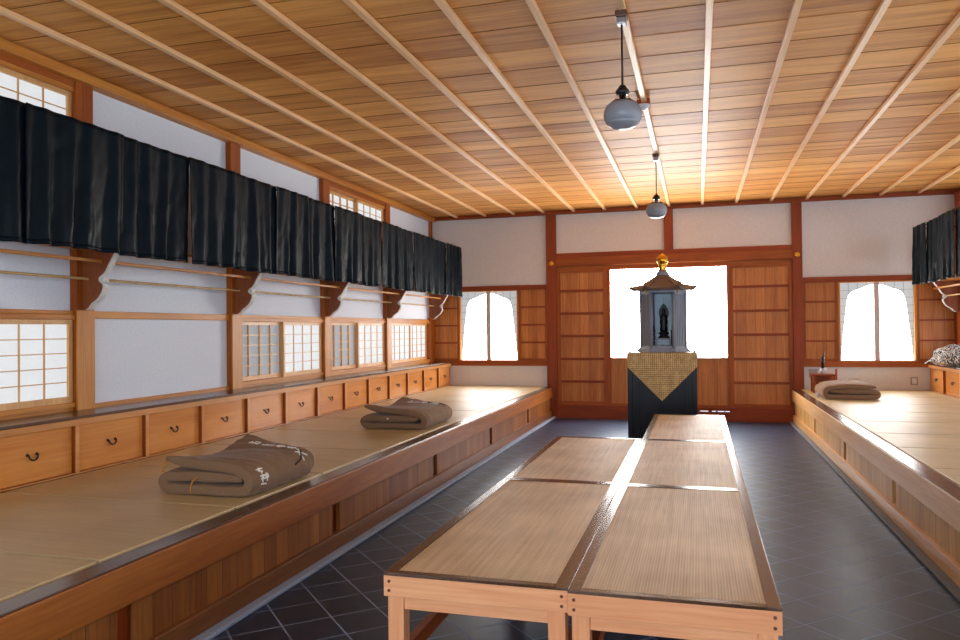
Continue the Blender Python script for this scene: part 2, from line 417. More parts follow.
win_no = [0]; door_no = [0]
def shoji(w, u0, u1, z0, z1, n, paper, parent, cols, rows, frame=.035, mt=.007, deep=.012, thick=.028, mat='light', name='sash'):
    al = 'Y' if w.s in 'LR' else 'X'
    f = MB()
    w.box(f, u0, u0+frame, n, n+thick, z0, z1); w.box(f, u1-frame, u1, n, n+thick, z0, z1)
    w.box(f, u0+frame, u1-frame, n, n+thick, z0, z0+frame*1.3); w.box(f, u0+frame, u1-frame, n, n+thick, z1-frame, z1)
    fo = f.build(name, M[mat+'Z'], parent, bevel=.002)
    l = MB(); a, b, c, d = u0+frame, u1-frame, z0+frame*1.3, z1-frame
    pn = n+.006
    for i in range(1, cols):
        u = a+(b-a)*i/cols; w.box(l, u-mt/2, u+mt/2, pn+.002, pn+.002+deep, c, d)
    for j in range(1, rows):
        z = c+(d-c)*j/rows; w.box(l, a, b, pn+.0021, pn+.0021+deep*.8, z-mt/2, z+mt/2)
    l.build('lattice', M[mat+'Z'], fo)
    p = MB(); w.box(p, a-.005, b+.005, pn-.002, pn, c-.005, d+.005); p.build('paper', M[paper], fo)
    return fo
def window(label):
    win_no[0] += 1
    e = bpy.data.objects.new('window_%d' % win_no[0], None); COL.objects.link(e); structure(e, label, 'window'); return e

# left wall windows
def left_window(k, z0, z1, rows, label, front='right', dims=('paper_dim', 'paper_left')):
    a, b = bay(k); a += .085; b -= .085; mid = (a+b)/2
    e = window(label)
    f = MB()
    WL.box(f, a, b, -.07, .045, z0-.035, z0); WL.box(f, a, b, -.07, .045, z1, z1+.038)
    f.build('window_frame', M['railY'], e, bevel=.003)
    # sealed board behind the frame edges
    lf, rt = (-.045, -.005) if front == 'right' else (-.005, -.045)
    shoji(WL, a, mid+.02, z0, z1, lf, dims[0], e, 4, rows, mt=.010 if front == 'right' else .007, deep=.022 if front == 'right' else .012)
    shoji(WL, mid-.02, b, z0, z1, rt, dims[1], e, 4, rows, mt=.007)
    return e
left_window(1, .985, 1.60, 5, 'low shoji window on the left wall nearest the viewer', dims=('paper_left', 'paper_left'))
left_window(3, .985, 1.60, 5, 'low shoji window on the left wall just past the blank white panel')
left_window(4, .985, 1.60, 5, 'middle low shoji window on the left wall, under the far high window')
left_window(5, .985, 1.60, 5, 'low shoji window on the left wall next to the back corner', front='left', dims=('paper_left', 'paper_left'))
left_window(1, 2.82, 3.30, 4, 'high shoji window above the curtain nearest the viewer', dims=('paper_left', 'paper_left'))
left_window(4, 2.82, 3.30, 4, 'high shoji window above the curtain farther down the left wall', dims=('paper_left', 'paper_left'))
# right wall and rear windows (daylight into the room)
for (a, b) in ((.8, 4.6), (4.72, 8.5), (8.62, 11.9)):
    for z0, z1 in ((.93, 1.66), (2.78, 3.32)):
        e = window('shoji window on the right wall')
        for q in range(4):
            shoji(WR, a+(b-a)*q/4, a+(b-a)*(q+1)/4, z0, z1, -.04, 'paper_right', e, 4, 5 if z0 < 2 else 4)
e = window('wide shoji screens in the rear wall behind the viewer')
for q in range(6):
    shoji(WF, -3.3+5.9*q/6, -3.3+5.9*(q+1)/6, .3, 2.7, -.05, 'paper_rear', e, 4, 9)

# left wall timber
for i, y in enumerate(LEFT_POSTS):
    if i == 6: y0, y1 = 12.34, D-.0
    else: y0, y1 = y-.085, y+.085
    mb = MB()
    if i == 6: WL.box(mb, y0, y1, -.08, .06, 0, 1.70); WL.box(mb, 12.49, y1, -.08, .03, 1.70, ZC-.07)
    else: WL.box(mb, y0, y1, -.08, .06, 0, ZC-.07)
    trim(mb, M['postZ'], 'square timber post in the left wall, %s from the back corner' % ORD[7-i])
for i, y in enumerate(LEFT_POSTS[:-1]):
    mb = MB(); WL.box(mb, y-.0855, y+.0855, .052, .068, .915, 1.672)
    trim(mb, M['railZ'], 'honey coloured facing on the lower part of the left wall post, %s from the back corner' % ORD[7-i], .003)
mb = MB(); WL.box(mb, YR, D, 0, .10, 3.385, 3.46); trim(mb, M['railY'], 'timber rail where the left wall meets the ceiling')
for k in range(6):
    a, b = bay(k); a += .085; b -= .085
    if k == 5: b = 12.34
    mb = MB(); WL.box(mb, a, b, -.04, .03, 1.61+.028 if k in (1, 3, 4, 5) else 1.61, 1.668); trim(mb, M['railY'], 'timber cross rail above the low panels, bay %s from the back corner' % ORD[6-k])
    mb = MB(); WL.box(mb, a, b, -.04, .028, .90, .955); trim(mb, M['railY'], 'timber sill on the drawer cabinet, bay %s from the back corner' % ORD[6-k])
    if k in (1, 4):
        mb = MB(); WL.box(mb, a, b, -.04, .05, 3.333, 3.386); trim(mb, M['postY'], 'timber lintel over a high window, bay %s from the back corner' % ORD[6-k])
mb = MB(); mb.box(-4.275, -4.255, 1.5, D-.1, 2.020, 2.044); rail = mb.build('support_rail', M['railY'], bevel=.003)
tag(rail, 'thin flat wooden rail running through the carved brackets above the bamboo', 'rail')

# ------------------------------------------------------------------ back wall
bp = MB()
for a, b, z0, z1 in ((XL, -2.43, 2.2, ZC), (-2.27, -.5, 2.7, ZC), (-.37, 1.42, 2.7, ZC), (1.54, XR, 2.2, ZC), (XL, -2.43, 0, .88), (1.54, XR, 0, .88)):
    WB.box(bp, a, b, -.1, 0, z0, z1)
structure(bp.build('wall_back', M['plaster']), 'white plaster panels of the back wall', 'wall')
def wtrim(u0, u1, n0, n1, z0, z1, mat, label, bevel=.004):
    mb = MB(); WB.box(mb, u0, u1, n0, n1, z0, z1); return trim(mb, M[mat], label, bevel)
wtrim(XL+.06, XR, 0, .07, 3.40, 3.462, 'redX', 'timber rail where the back wall meets the ceiling')
wtrim(-2.435, -2.265, -.1, .06, 0, 3.40, 'redZ', 'tall post on the back wall left of the altar doors')
wtrim(1.41, 1.555, -.1, .06, 0, 3.40, 'redZ', 'tall post on the back wall right of the altar doors')
wtrim(-.504, -.362, -.1, .05, 2.745, 3.40, 'redZ', 'short post above the altar window')
wtrim(XR-.06, XR, 0, .10, .9, 3.40, 'redZ', 'corner post at the right end of the back wall')
wtrim(-2.265, 1.41, -.06, .04, 2.672, 2.748, 'redX', 'dark beam above the altar doors')
wtrim(-2.265, 1.41, -.08, .075, 2.53, 2.672, 'postX', 'wide lintel over the altar doors')
wtrim(-2.265, 1.41, -.05, .03, 2.45, 2.53, 'postX', 'thin head rail over the altar doors')
# kick board with three slits at its right
kb = MB()
WB.box(kb, -2.265, 1.41, -.05, .05, 0, .145)
WB.box(kb, -2.265, .02, -.05, .05, .145, .165); WB.box(kb, .47, 1.41, -.05, .05, .145, .165)
for a, b in ((.145, .2), (.26, .285), (.385, .4)): WB.box(kb, a, b, -.05, .05, .145, .165)
WB.box(kb, -2.265, 1.41, -.05, .05, .165, .21)
trim(kb, M['redX'], 'wide kick board under the altar doors', 0)
# side bays
for sgn, (a, b, w0, w1) in (('left', (XL, -2.435, -3.96, -2.955)), ('right', (1.555, XR-.06, 2.08, 3.085))):
    wtrim(a, b, -.1, .035, 2.155, 2.235, 'redX', 'timber rail above the %s bell window' % sgn)
    wtrim(a, b, -.1, .045, .865, .952, 'postX', 'orange timber sill rail below the %s bell window' % sgn)
    for (p, q), where in (((a, w0-.03), 'left'), ((w1+.03, b), 'right')):
        door_no[0] += 0
        e = bpy.data.objects.new('trim_%d' % (trim_no[0]+1), None); trim_no[0] += 1; COL.objects.link(e)
        structure(e, 'slatted cedar wall panel on the %s of the %s bell window' % (where, sgn), 'panel')
        mb = MB(); WB.box(mb, p, q, -.03, .0, .952, 2.155); mb.build('panel_board', M['panel'], e)
        mb = MB(); WB.box(mb, p, p+.035, 0, .022, .952, 2.155); WB.box(mb, q-.035, q, 0, .022, .952, 2.155)
        WB.box(mb, p+.035, q-.035, 0, .022, .952, .99)
        mb.build('panel_frame', M['postZ'], e, bevel=.002)
        for z in (1.26, 1.56, 1.86):
            mb = MB(); WB.box(mb, p+.035, q-.035, 0, .016, z-.014, z+.014); mb.build('panel_batten', M['redX'], e, bevel=.002)
    # the bell window: shoji over a bell-shaped opening
    e = window('%s window of the back wall with a bell shaped bright opening' % sgn)
    f = MB(); WB.box(f, w0-.03, w0, -.06, .03, .952, 2.155); WB.box(f, w1, w1+.03, -.06, .03, .952, 2.155)
    WB.box(f, w0, w1, -.06, .03, .945, .965); WB.box(f, w0, w1, -.06, .03, 2.14, 2.16)
    f.build('window_frame', M['railZ'], e, bevel=.002)
    c = (w0+w1)/2; hw = (w1-w0)/2
    mb = MB(); WB.box(mb, c-.036, c+.036, -.02, .026, .965, 2.14); mb.build('mullion', M['pale_frame'], e, bevel=.002)
    # bell outline
    H0, H1 = .965, 2.14
    out = []
    for t, x in ((0, .975), (.12, .955), (.3, .915), (.5, .865), (.68, .815), (.78, .785), (.84, .74), (.88, .66), (.905, .54), (.92, .42), (.945, .3), (.965, .16), (.975, 0)):
        out.append((x*hw, H0+t*(H1-H0)))
    bell = [(c+x, z) for x, z in out]+[(c-x, z) for x, z in reversed(out[:-1])]
    mb = MB(); mb.prism(bell, lambda a_, b_, t: (a_, D+t, b_), .035, .045)
    mb.build('bell_light', M['paper_side'], e)
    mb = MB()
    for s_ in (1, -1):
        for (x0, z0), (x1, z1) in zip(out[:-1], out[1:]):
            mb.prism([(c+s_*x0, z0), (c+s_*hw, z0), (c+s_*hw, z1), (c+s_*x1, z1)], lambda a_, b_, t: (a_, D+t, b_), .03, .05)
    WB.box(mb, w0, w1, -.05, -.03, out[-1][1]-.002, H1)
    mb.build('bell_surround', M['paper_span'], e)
    l = MB()
    for i in range(1, 8):
        if i == 4: continue
        u = w0+(w1-w0)*i/8; WB.box(l, u-.002, u+.002, -.028, -.024, .965, 2.14)
    for j in range(1, 10):
        z = .965+(2.14-.965)*j/10; WB.box(l, w0, w1, -.0282, -.0238, z-.002, z+.002)
    l.build('lattice', M['lattice_grey'], e)
# altar window
e = window('wide bright altar window behind the shrine')
w0, w1, z0, z1 = -1.375, .445, 1.005, 2.45
f = MB(); WB.box(f, w0-.05, w0, -.05, .03, .21, 2.45); WB.box(f, w1, w1+.035, -.05, .03, .21, 2.45)
WB.box(f, w0, w1, -.05, .02, z0-.02, z0)
f.build('window_frame', M['postZ'], e, bevel=.003)
mb = MB(); WB.box(mb, w0, w1, -.03, -.024, z0, z1); mb.build('paper', M['paper_altar'], e)
e2 = MB(); WB.box(e2, w0, w1, -.04, 0, .245, z0-.02)
pn_ = e2.build('trim_%d' % (trim_no[0]+1), M['panel']); trim_no[0] += 1; structure(pn_, 'plain cedar boards below the altar window', 'panel')
wtrim(w0, w1, -.04, .02, .21, .25, 'postX', 'bottom rail below the altar window')
# doors
for sgn, (a, b) in (('left', (-2.265, -1.425)), ('right', (.48, 1.41))):
    door_no[0] += 1
    e = bpy.data.objects.new('door_%d' % door_no[0], None); COL.objects.link(e); structure(e, 'cedar panel door on the %s of the altar window' % sgn, 'door')
    mb = MB(); WB.box(mb, a, b, -.04, 0, .21, 2.45); mb.build('door_panel', M['panel'], e)
    mb = MB(); WB.box(mb, a, a+.06, 0, .028, .21, 2.45); mb.build('stile', M['postZ'], e, bevel=.003)
    mb = MB(); WB.box(mb, b-.06, b, 0, .028, .21, 2.45); mb.build('stile', M['postZ'], e, bevel=.003)
    mb = MB(); WB.box(mb, a+.06, b-.06, 0, .026, .21, .275); WB.box(mb, a+.06, b-.06, 0, .026, 2.42, 2.45); mb.build('door_rail', M['postX'], e, bevel=.003)
    for z in (.611, .985, 1.366, 1.74, 2.12):
        mb = MB(); WB.box(mb, a+.06, b-.06, 0, .02, z-.022, z+.018); mb.build('door_batten', M['redX'], e, bevel=.002)
# nail covers on the two posts
for (x, z), where in (((-2.344, 2.585), 'left'), ((1.482, 2.592), 'right')):
    o = MB()
    for k in range(6):
        an = PI/6+k*PI/3; o.lathe([(0, .0), (.021, .003), (.021, .010), (.012, .016), (0, .018)], (0, 0, 0), 12)
        for i in range(len(o.v)-60, len(o.v)): v = o.v[i]; o.v[i] = (v[0]+.026*math.cos(an), v[1]+.026*math.sin(an), v[2])
    o.lathe([(.018, 0), (.018, .018), (.012, .026), (0, .028)], (0, 0, 0), 12)
    o.v = [(x+v[0], D-.06-v[2], z+v[1]) for v in o.v]
    tag(o.build('nail_cover', M['gold'], smooth=True), 'small gold flower shaped nail cover on the post %s of the altar doors' % where, 'ornament', 'gold nail covers')
# wall plates
tag(MB().box(1.63, 1.75, D-.012, D-.0, .70, .83).build('switch_plate', M['grey_plate'], bevel=.004), 'grey switch plate low on the white wall behind the small wooden stand', 'switch plate')
o = MB(); o.box(3.02, 3.12, D-.012, D, .60, .72)
op = tag(o.build('outlet_plate', M['grey_plate'], bevel=.004), 'pale square outlet plate low on the back wall beside the right drawers', 'outlet')
MB().box(3.04, 3.10, D-.016, D-.011, .62, .70).build('socket', M['white_plastic'], op, bevel=.002)

# ------------------------------------------------------------------ platforms
def platform(sgn, face, inner, back, y0, slots):
    d = 1 if sgn == 'left' else -1      # outward (room) direction of the face
    e = thing('sleeping_platform', 'long raised wooden platform with boarded front along the %s wall' % sgn, 'platform', (face, 6, 0))
    def part(mb, name, mat, **k):
        mb.v = [(v[0]-face, v[1]-6, v[2]) for v in mb.v]; return mb.build(name, mat, e, **k)
    X = lambda t: face-d*t              # t: distance behind the face
    mb = MB().box(X(0), X(.118), y0, D-.0, .335, .508); part(mb, 'edge_beam', M['beam'] if sgn == 'left' else M['lightY'], bevel=.006)  # paler right beam has window sheen put into its timber colour
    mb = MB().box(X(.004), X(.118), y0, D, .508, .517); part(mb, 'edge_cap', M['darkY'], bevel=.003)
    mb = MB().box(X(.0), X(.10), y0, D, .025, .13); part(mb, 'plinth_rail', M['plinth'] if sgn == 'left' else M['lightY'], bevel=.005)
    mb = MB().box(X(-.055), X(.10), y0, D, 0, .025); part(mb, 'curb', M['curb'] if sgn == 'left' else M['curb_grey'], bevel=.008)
    ys = [y0]+slots+[D]
    for i in range(len(ys)-1):
        a = ys[i]+(.055 if i else 0); b = ys[i+1]-(.055 if i < len(ys)-2 else 0)
        part(MB().box(X(.03), X(.06), a, b, .13, .335), 'front_boards', M['front'] if sgn == 'left' else M['front_lit'])
    for y in slots:
        part(MB().box(X(.075), X(.10), y-.12, y+.12, .10, .40), 'short_post', M['redZ'])
    part(MB().box(X(.118), back, y0, D, .46, .492), 'deck', M['darkY'])
    part(MB().box(X(.118), X(.13), y0, D, .492, .51), 'mat_stop', M['railY'])
    return e
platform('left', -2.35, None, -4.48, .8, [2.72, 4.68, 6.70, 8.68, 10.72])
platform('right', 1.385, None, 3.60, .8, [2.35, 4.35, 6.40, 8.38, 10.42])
def mats(sgn, x0, x1, joints):
    n = len(joints)-1
    for i in range(n):
        y0, y1 = joints[i], joints[i+1]
        m = MB().box(x0-(x0+x1)/2, x1-(x0+x1)/2, -(y1-y0)/2+.008, (y1-y0)/2-.008, .0, .033)
        lab = 'tan rush tatami mat on the %s platform, %s from the back wall' % (sgn, ORD[n-i])
        o = m.build('tatami_mat', M['tatami'], bevel=.004, loc=((x0+x1)/2, (y0+y1)/2, .492)); tag(o, lab, 'tatami mat', 'tatami mats on the %s platform' % sgn)
mats('left', -4.122, -2.482, [.8, 1.67, 2.67, 3.67, 4.68, 5.67, 6.67, 7.66, 8.65, 9.64, 10.62, 11.6, D-.005])
mats('right', 1.517, 3.245, [4.0, 4.85, 5.78, 6.70, 7.55, 8.45, 9.38, 10.32, 11.3, D-.005])

# ------------------------------------------------------------------ drawer cabinets
def bail(scale=1):
    # iron bail pull hanging on two rosettes; local: a along the wall, n outward, z
    rs, bl = [MB(), MB()], MB()
    w = .036*scale
    for s in (-1, 1):
        rs[(s+1)//2].lathe([(.011*scale, 0), (.011*scale, .003), (.006*scale, .006), (.005*scale, .014), (0, .015)], (s*w, 0, 0), 10)
    pts = []
    for i in range(13):
        an = PI+PI*i/12; pts.append((w*math.cos(an), .036*scale*math.sin(an), .013+.006*math.sin(PI*i/12)))
    bl.tube(pts, .0056*scale, 8)
    return rs, bl
def cabinet(sgn, xf, xb, ys, label_end):
    d = 1 if sgn == 'left' else -1
    e = thing('drawer_cabinet', 'long low cabinet of cypress drawers along the %s wall' % sgn, 'cabinet', (xf, 6, .525))
    loc = lambda mb: setattr(mb, 'v', [(v[0]-xf, v[1]-6, v[2]-.525) for v in mb.v]) or mb
    X = lambda t: xf-d*t
    zt = .905
    f = MB()
    f.box(X(0), X(.06), ys[0]-.03, ys[-1], zt-.045, zt)
    f.box(X(0), X(.06), ys[0]-.03, ys[-1], .526, .535)
    f.box(X(.07), xb, ys[0]-.03, ys[-1], .526, zt)
    loc(f).build('carcass', M['frameY'], e, bevel=.002)
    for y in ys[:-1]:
        dv = loc(MB().box(X(.006), X(.06), y-.016, y+.016, .535, zt-.045)).build('divider', M['redZ'], e)  # dark red body carries the shade of the divider's near side
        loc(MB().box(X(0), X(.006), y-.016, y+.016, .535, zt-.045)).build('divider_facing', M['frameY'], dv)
    for i in range(len(ys)-1):
        a, b = ys[i]+.02, ys[i+1]-.02
        dr = loc(MB().box(X(.03), X(.068), a, b, .538, zt-.049)).build('drawer', M['drawer'], e, bevel=.003)
        rs, bl = bail()
        for mb, nm in ((rs[0], 'handle_rosette'), (rs[1], 'handle_rosette'), (bl, 'handle')):
            mb.v = [(X(.03)+d*v[2]-xf, (a+b)/2-d*v[0]-6, .715+v[1]-.525) for v in mb.v]
            mb.build(nm, M['iron'], dr, smooth=True)
    t = MB().box(X(-.012), xb, ys[0]-.03, D-.002, zt, zt+.022)
    t.v = [(v[0]-xf, v[1]-6, v[2]-zt) for v in t.v]
    o = t.build('worktop', M['darkY'], bevel=.004, loc=(xf, 6, zt)); tag(o, 'glossy dark worktop lying on the drawer cabinet along the %s wall' % sgn, 'worktop')
    return e
YD = [4.26+.691*k for k in range(-3, 13)]; YD[-1] = D-.004
cabinet('left', -4.13, XL+.065, YD, '')
YDR = [D-.004-.72*k for k in range(9, -1, -1)]
cabinet('right', 3.245, XR-.005, YDR, '')

# ------------------------------------------------------------------ brackets, bamboo, curtains
BR = [(0, 1.675), (.045, 1.672), (.075, 1.69), (.10, 1.72), (.14, 1.745), (.165, 1.765), (.19, 1.80), (.205, 1.835), (.203, 1.862),
      (.185, 1.872), (.168, 1.888), (.168, 1.908), (.185, 1.925), (.205, 1.935), (.228, 1.96), (.25, 2.0), (.275, 2.04), (.295, 2.07), (.31, 2.09), (.325, 2.12), (0, 2.12)]
def bracket(w, y, n0, label):
    e = thing('carved_bracket', label, 'bracket', w.p(y, n0, 1.675), 'carved brackets')
    o0 = Vector(w.p(y, n0, 1.675))
    th = .025
    f3 = lambda a, b, t: tuple(Vector(w.p(y+t, n0+a, b))-o0)
    inner = [(max(0, a-.012) if 0 < i < len(BR)-1 else a, b) for i, (a, b) in enumerate(BR)]
    MB().prism(inner, f3, -th, th).build('bracket_body', M['bracket'], e, bevel=.002)
    # white painted end face following the scrolled edge
    edge = BR[1:-1]; mb = MB(); n = len(edge)
    vs = []
    for (a, b) in edge:
        vs += [f3(a-.012, b, -th-.0015), f3(a, b, -th-.0015), f3(a, b, th+.0015), f3(a-.012, b, th+.0015)]
    fs = []
    for i in range(n-1):
        for q in range(4):
            q2 = (q+1) % 4; fs.append((i*4+q, i*4+q2, (i+1)*4+q2, (i+1)*4+q))
    fs += [(0, 1, 2, 3), ((n-1)*4+3, (n-1)*4+2, (n-1)*4+1, (n-1)*4)]
    mb.add(vs, fs); pe = mb.build('painted_edge', M['white_paint'], e); pe['label'] = 'white painted scrolled edge'
    # round boss in the notch
    z = MB().lathe([(.0, -th-.006), (.024, -th-.004), (.026, -th), (.026, th), (.024, th+.004), (0, th+.006)], seg=16)
    z.v = [f3(.178+v[0]*.9, 1.898+v[1]*.9, v[2]) for v in z.v]; z.build('boss', M['white_paint'], e, smooth=False)['label'] = 'white round boss in the notch'
    # carved cloud swirl on the side
    sw = MB(); pts = []
    for i in range(22):
        an = i*.42; r = .05-.0019*i; pts.append(f3(.085+r*math.cos(an), 1.80+r*math.sin(an), -th-.001))
    sw.tube(pts, .004, 6); sw.build('carved_scroll', M['bracket'], e, smooth=True)
    return e
for i, y in enumerate([12.43-.03, 10.50, 8.55, 6.61, 4.66]):
    bracket(WL, y-.01, .06, 'carved wooden bracket with white scrolled edge under the left curtain, %s from the back corner' % ORD[i+1])
mb = MB(); WR.box(mb, 12.24, 12.41, -.08, .10, 0, ZC-.07); trim(mb, M['redZ'], 'square timber post in the right wall near the back corner')
bracket(WR, 12.32, .10, 'carved wooden bracket with white scrolled edge under the right curtain')
tag(MB().box(XL+.06, -4.06, 1.5, 12.52, 2.122, 2.145).build('bracket_shelf', M['railY']), 'narrow board resting on the brackets behind the left curtain', 'shelf')
tag(MB().box(3.23, XR, 8.0, 12.52, 2.122, 2.145).build('bracket_shelf', M['railY']), 'narrow board resting on the bracket behind the right curtain', 'shelf')
tag(MB().box(3.325, 3.345, 8.0, 12.5, 2.010, 2.034).build('support_rail', M['railY'], bevel=.003), 'thin flat wooden rail below the right curtain', 'rail')
def pole(x, y0, y1, label):
    pts = []; rs = []; y = y0; L = y1-y0
    k = int(L/.24)
    for i in range(k+1):
        yy = L*i/k-L/2
        for dy, r in ((-.012, .0105), (-.004, .0125), (0, .0108), (.004, .0125), (.012, .0105)):
            if -L/2 <= yy+dy <= L/2: pts.append((0, yy+dy, 0)); rs.append(r)
    o = MB().tube(pts, rs, 10).build('bamboo_pole', M['bamboo'], smooth=True, loc=(x, (y0+y1)/2, 1.905)); tag(o, label, 'pole', 'bamboo poles'); return o
ypts = [2.72]+[4.65, 6.60, 8.54, 10.49, 12.39]
for i in range(5):
    pole(-4.385, ypts[i]+.001, ypts[i+1]-.001, 'thin bamboo pole through the brackets under the left curtain, %s length from the back corner' % ORD[5-i])
pole(3.43, 8.0, 12.31, 'thin bamboo pole under the right curtain')

def curtain(sgn, x, y0, y1, z0, z1, label, seed):
    rnd = random.Random(seed); d = 1 if sgn == 'left' else -1
    w = y1-y0; ph = [rnd.uniform(0, 6.28) for _ in range(6)]; nf = max(2, round(w/.21)); lean = rnd.uniform(-.02, .02)
    def f(u, v):        # v: 0 bottom, 1 top
        t = 1-v
        uu = u+.03*math.sin(u*9+ph[0])*t
        fold = math.sin(uu*nf*2*PI+ph[1]+.5*math.sin(3*t+ph[2]))+.45*math.sin(uu*nf*3.3*PI+ph[3]+t)+.3*math.sin(uu*5+ph[4])
        env = min(1, u*14, (1-u)*14)
        nn = (.006+.016*t**.8)*fold*env + .014*t*math.sin(u*3.1+ph[5])
        wr = .004*noise.noise((u*w*16, v*9, seed))*(1+t)
        zz = z0+(z1-z0)*v + .002*t*math.sin(u*nf*2*PI+ph[1]) - .006*t*math.sin(u*4+ph[5])
        return (d*(nn+wr), (u-.5)*w+lean*t, zz-z1)
    o = MB().grid(64, 26, f).build('curtain', M['curtain'], smooth=True, solid=.004, loc=(x, (y0+y1)/2, z1))
    o.modifiers['thickness'].offset = 0
    hem = MB().grid(64, 1, lambda u, v: (f(u, .035*v)[0]+d*.004, f(u, .035*v)[1], f(u, .035*v)[2]))
    hem.build('hem', M['curtain'], o, smooth=True, solid=.003)
    tag(o, label, 'curtain', '%s curtains' % sgn); return o
CY = [2.85, 3.65, 4.44, 5.19, 5.85, 6.5, 7.1, 7.72, 8.4, 9.05, 9.6, 10.16, 11.0, 11.65, 12.43]
for i in range(len(CY)-1):
    k = len(CY)-1-i
    curtain('left', -3.925+(.022 if i % 2 else 0), CY[i]-.012, CY[i+1]+.012, 2.052, 2.905,
            'dark navy satin curtain panel hanging along the left wall, %s from the back corner' % ORD[k], 11+i)
tag(MB().tube([(-3.955, 2.8, 2.885), (-3.955, 12.44, 2.885)], .012, 8).build('curtain_rod', M['black'], smooth=True), 'thin rod carrying the left curtains', 'curtain rod')
CR = [8.0, 8.8, 9.6, 10.3, 10.9, 11.5, 12.1]
for i in range(6):
    curtain('right', 3.0-(.022 if i % 2 else 0), CR[i]-.012, CR[i+1]+.012, 2.06, 2.885,
            'dark navy satin curtain panel hanging along the right wall, %s from the back corner' % ORD[6-i], 51+i)
tag(MB().tube([(3.03, 7.9, 2.865), (3.03, 12.11, 2.865)], .012, 8).build('curtain_rod', M['black'], smooth=True), 'thin rod carrying the right curtains', 'curtain rod')
for sg, x0, x1, ys in (('left', XL+.06, -3.945, (4.66, 8.55, 12.40)), ('right', 3.02, XR, (8.55, 12.05))):
    for y in ys:
        tag(MB().tube([(x0, y, 2.885 if sg == 'left' else 2.865), (x1, y, 2.885 if sg == 'left' else 2.865)], .008, 8).build('rod_arm', M['black']), 'thin arm holding the %s curtain rod off the wall' % sg, 'rod arm', 'curtain rod arms on the %s' % sg)

# ------------------------------------------------------------------ tables
TW, TL, TH = .692, 1.812, .60
def make_table(label):
    e = thing('low_table', label, 'table', (0, 0, 0), 'mat topped tables in the aisle')
    w, l = TW/2-.001, TL/2-.001; bd = .045
    fr = MB(); zt0, zt1 = .588, .60
    fr.box(-w, -w+bd, -l, l, zt0, zt1); fr.box(w-bd, w, -l, l, zt0, zt1); fr.box(-w+bd, w-bd, -l, -l+.036, zt0, zt1); fr.box(-w+bd, w-bd, l-.036, l, zt0, zt1)
    fr.build('top_border', M['darkY'], e, bevel=.0025)
    MB().box(-w+bd, w-bd, -l+.036, l-.036, .575, .597).build('woven_mat', M['weave'], e)
    for y0, y1 in ((-l, -l+.03), (l-.03, l)):
        a = MB().box(-w, w, y0, y1, .512, .588).build('apron', M['tableX'], e, bevel=.002)
        yo = y0 if y0 < 0 else y1
        for x in (-w+.022, w-.022):
            for z in (.568, .534):
                pg = MB().lathe([(0, -.004), (.006, -.004), (.006, .004), (0, .004)], seg=12)
                pg.v = [(x+v[0], yo+v[2]*.5, z+v[1]) for v in pg.v]; pg.build('peg', M['plug'], a)
    for x0, x1 in ((-w, -w+.03), (w-.03, w)):
        MB().box(x0, x1, -l+.03, l-.03, .512, .588).build('apron', M['tableY'], e, bevel=.002)
    ls = .062; i = .012
    for sx in (-1, 1):
        for sy in (-1, 1):
            x, y = sx*(w-i-ls/2), sy*(l-i-ls/2)
            MB().box(x-ls/2, x+ls/2, y-ls/2, y+ls/2, 0, .512).build('leg', M['tableZ'], e, bevel=.003)
    for sy in (-1, 1):
        y = sy*(l-i-ls/2)
        MB().box(-w+i+ls, w-i-ls, y-.022, y+.022, .462, .512).build('under_rail', M['tableX'], e, bevel=.002)
    for sx in (-1, 1):
        x = sx*(w-i-ls/2)
        MB().box(x-.018, x+.018, -l+i+ls, l-i-ls, .24, .30).build('stretcher', M['redY'], e, bevel=.002)
    return e
tbl = None
XA, XB = -.444-TW/2, -.444+TW/2
Y0 = 2.578
spots = [(XA, 0, 'low table with a woven mat top, front one of the shorter left hand row'),
         (XA, 1, 'low table with a woven mat top, back one of the shorter left hand row'),
         (XB, 0, 'low table with a woven mat top, front one of the longer right hand row'),
         (XB, 1, 'low table with a woven mat top, middle one of the longer right hand row'),
         (XB, 2, 'low table with a woven mat top, back one by the dark altar stand')]
for x, k, lab in spots:
    loc = (x, Y0+TL/2+k*(TL+.003)+(.03 if x == XA else .008), 0)
    if tbl is None: tbl = make_table(lab); tbl.location = loc
    else: r = dup(tbl, loc); r['label'] = lab

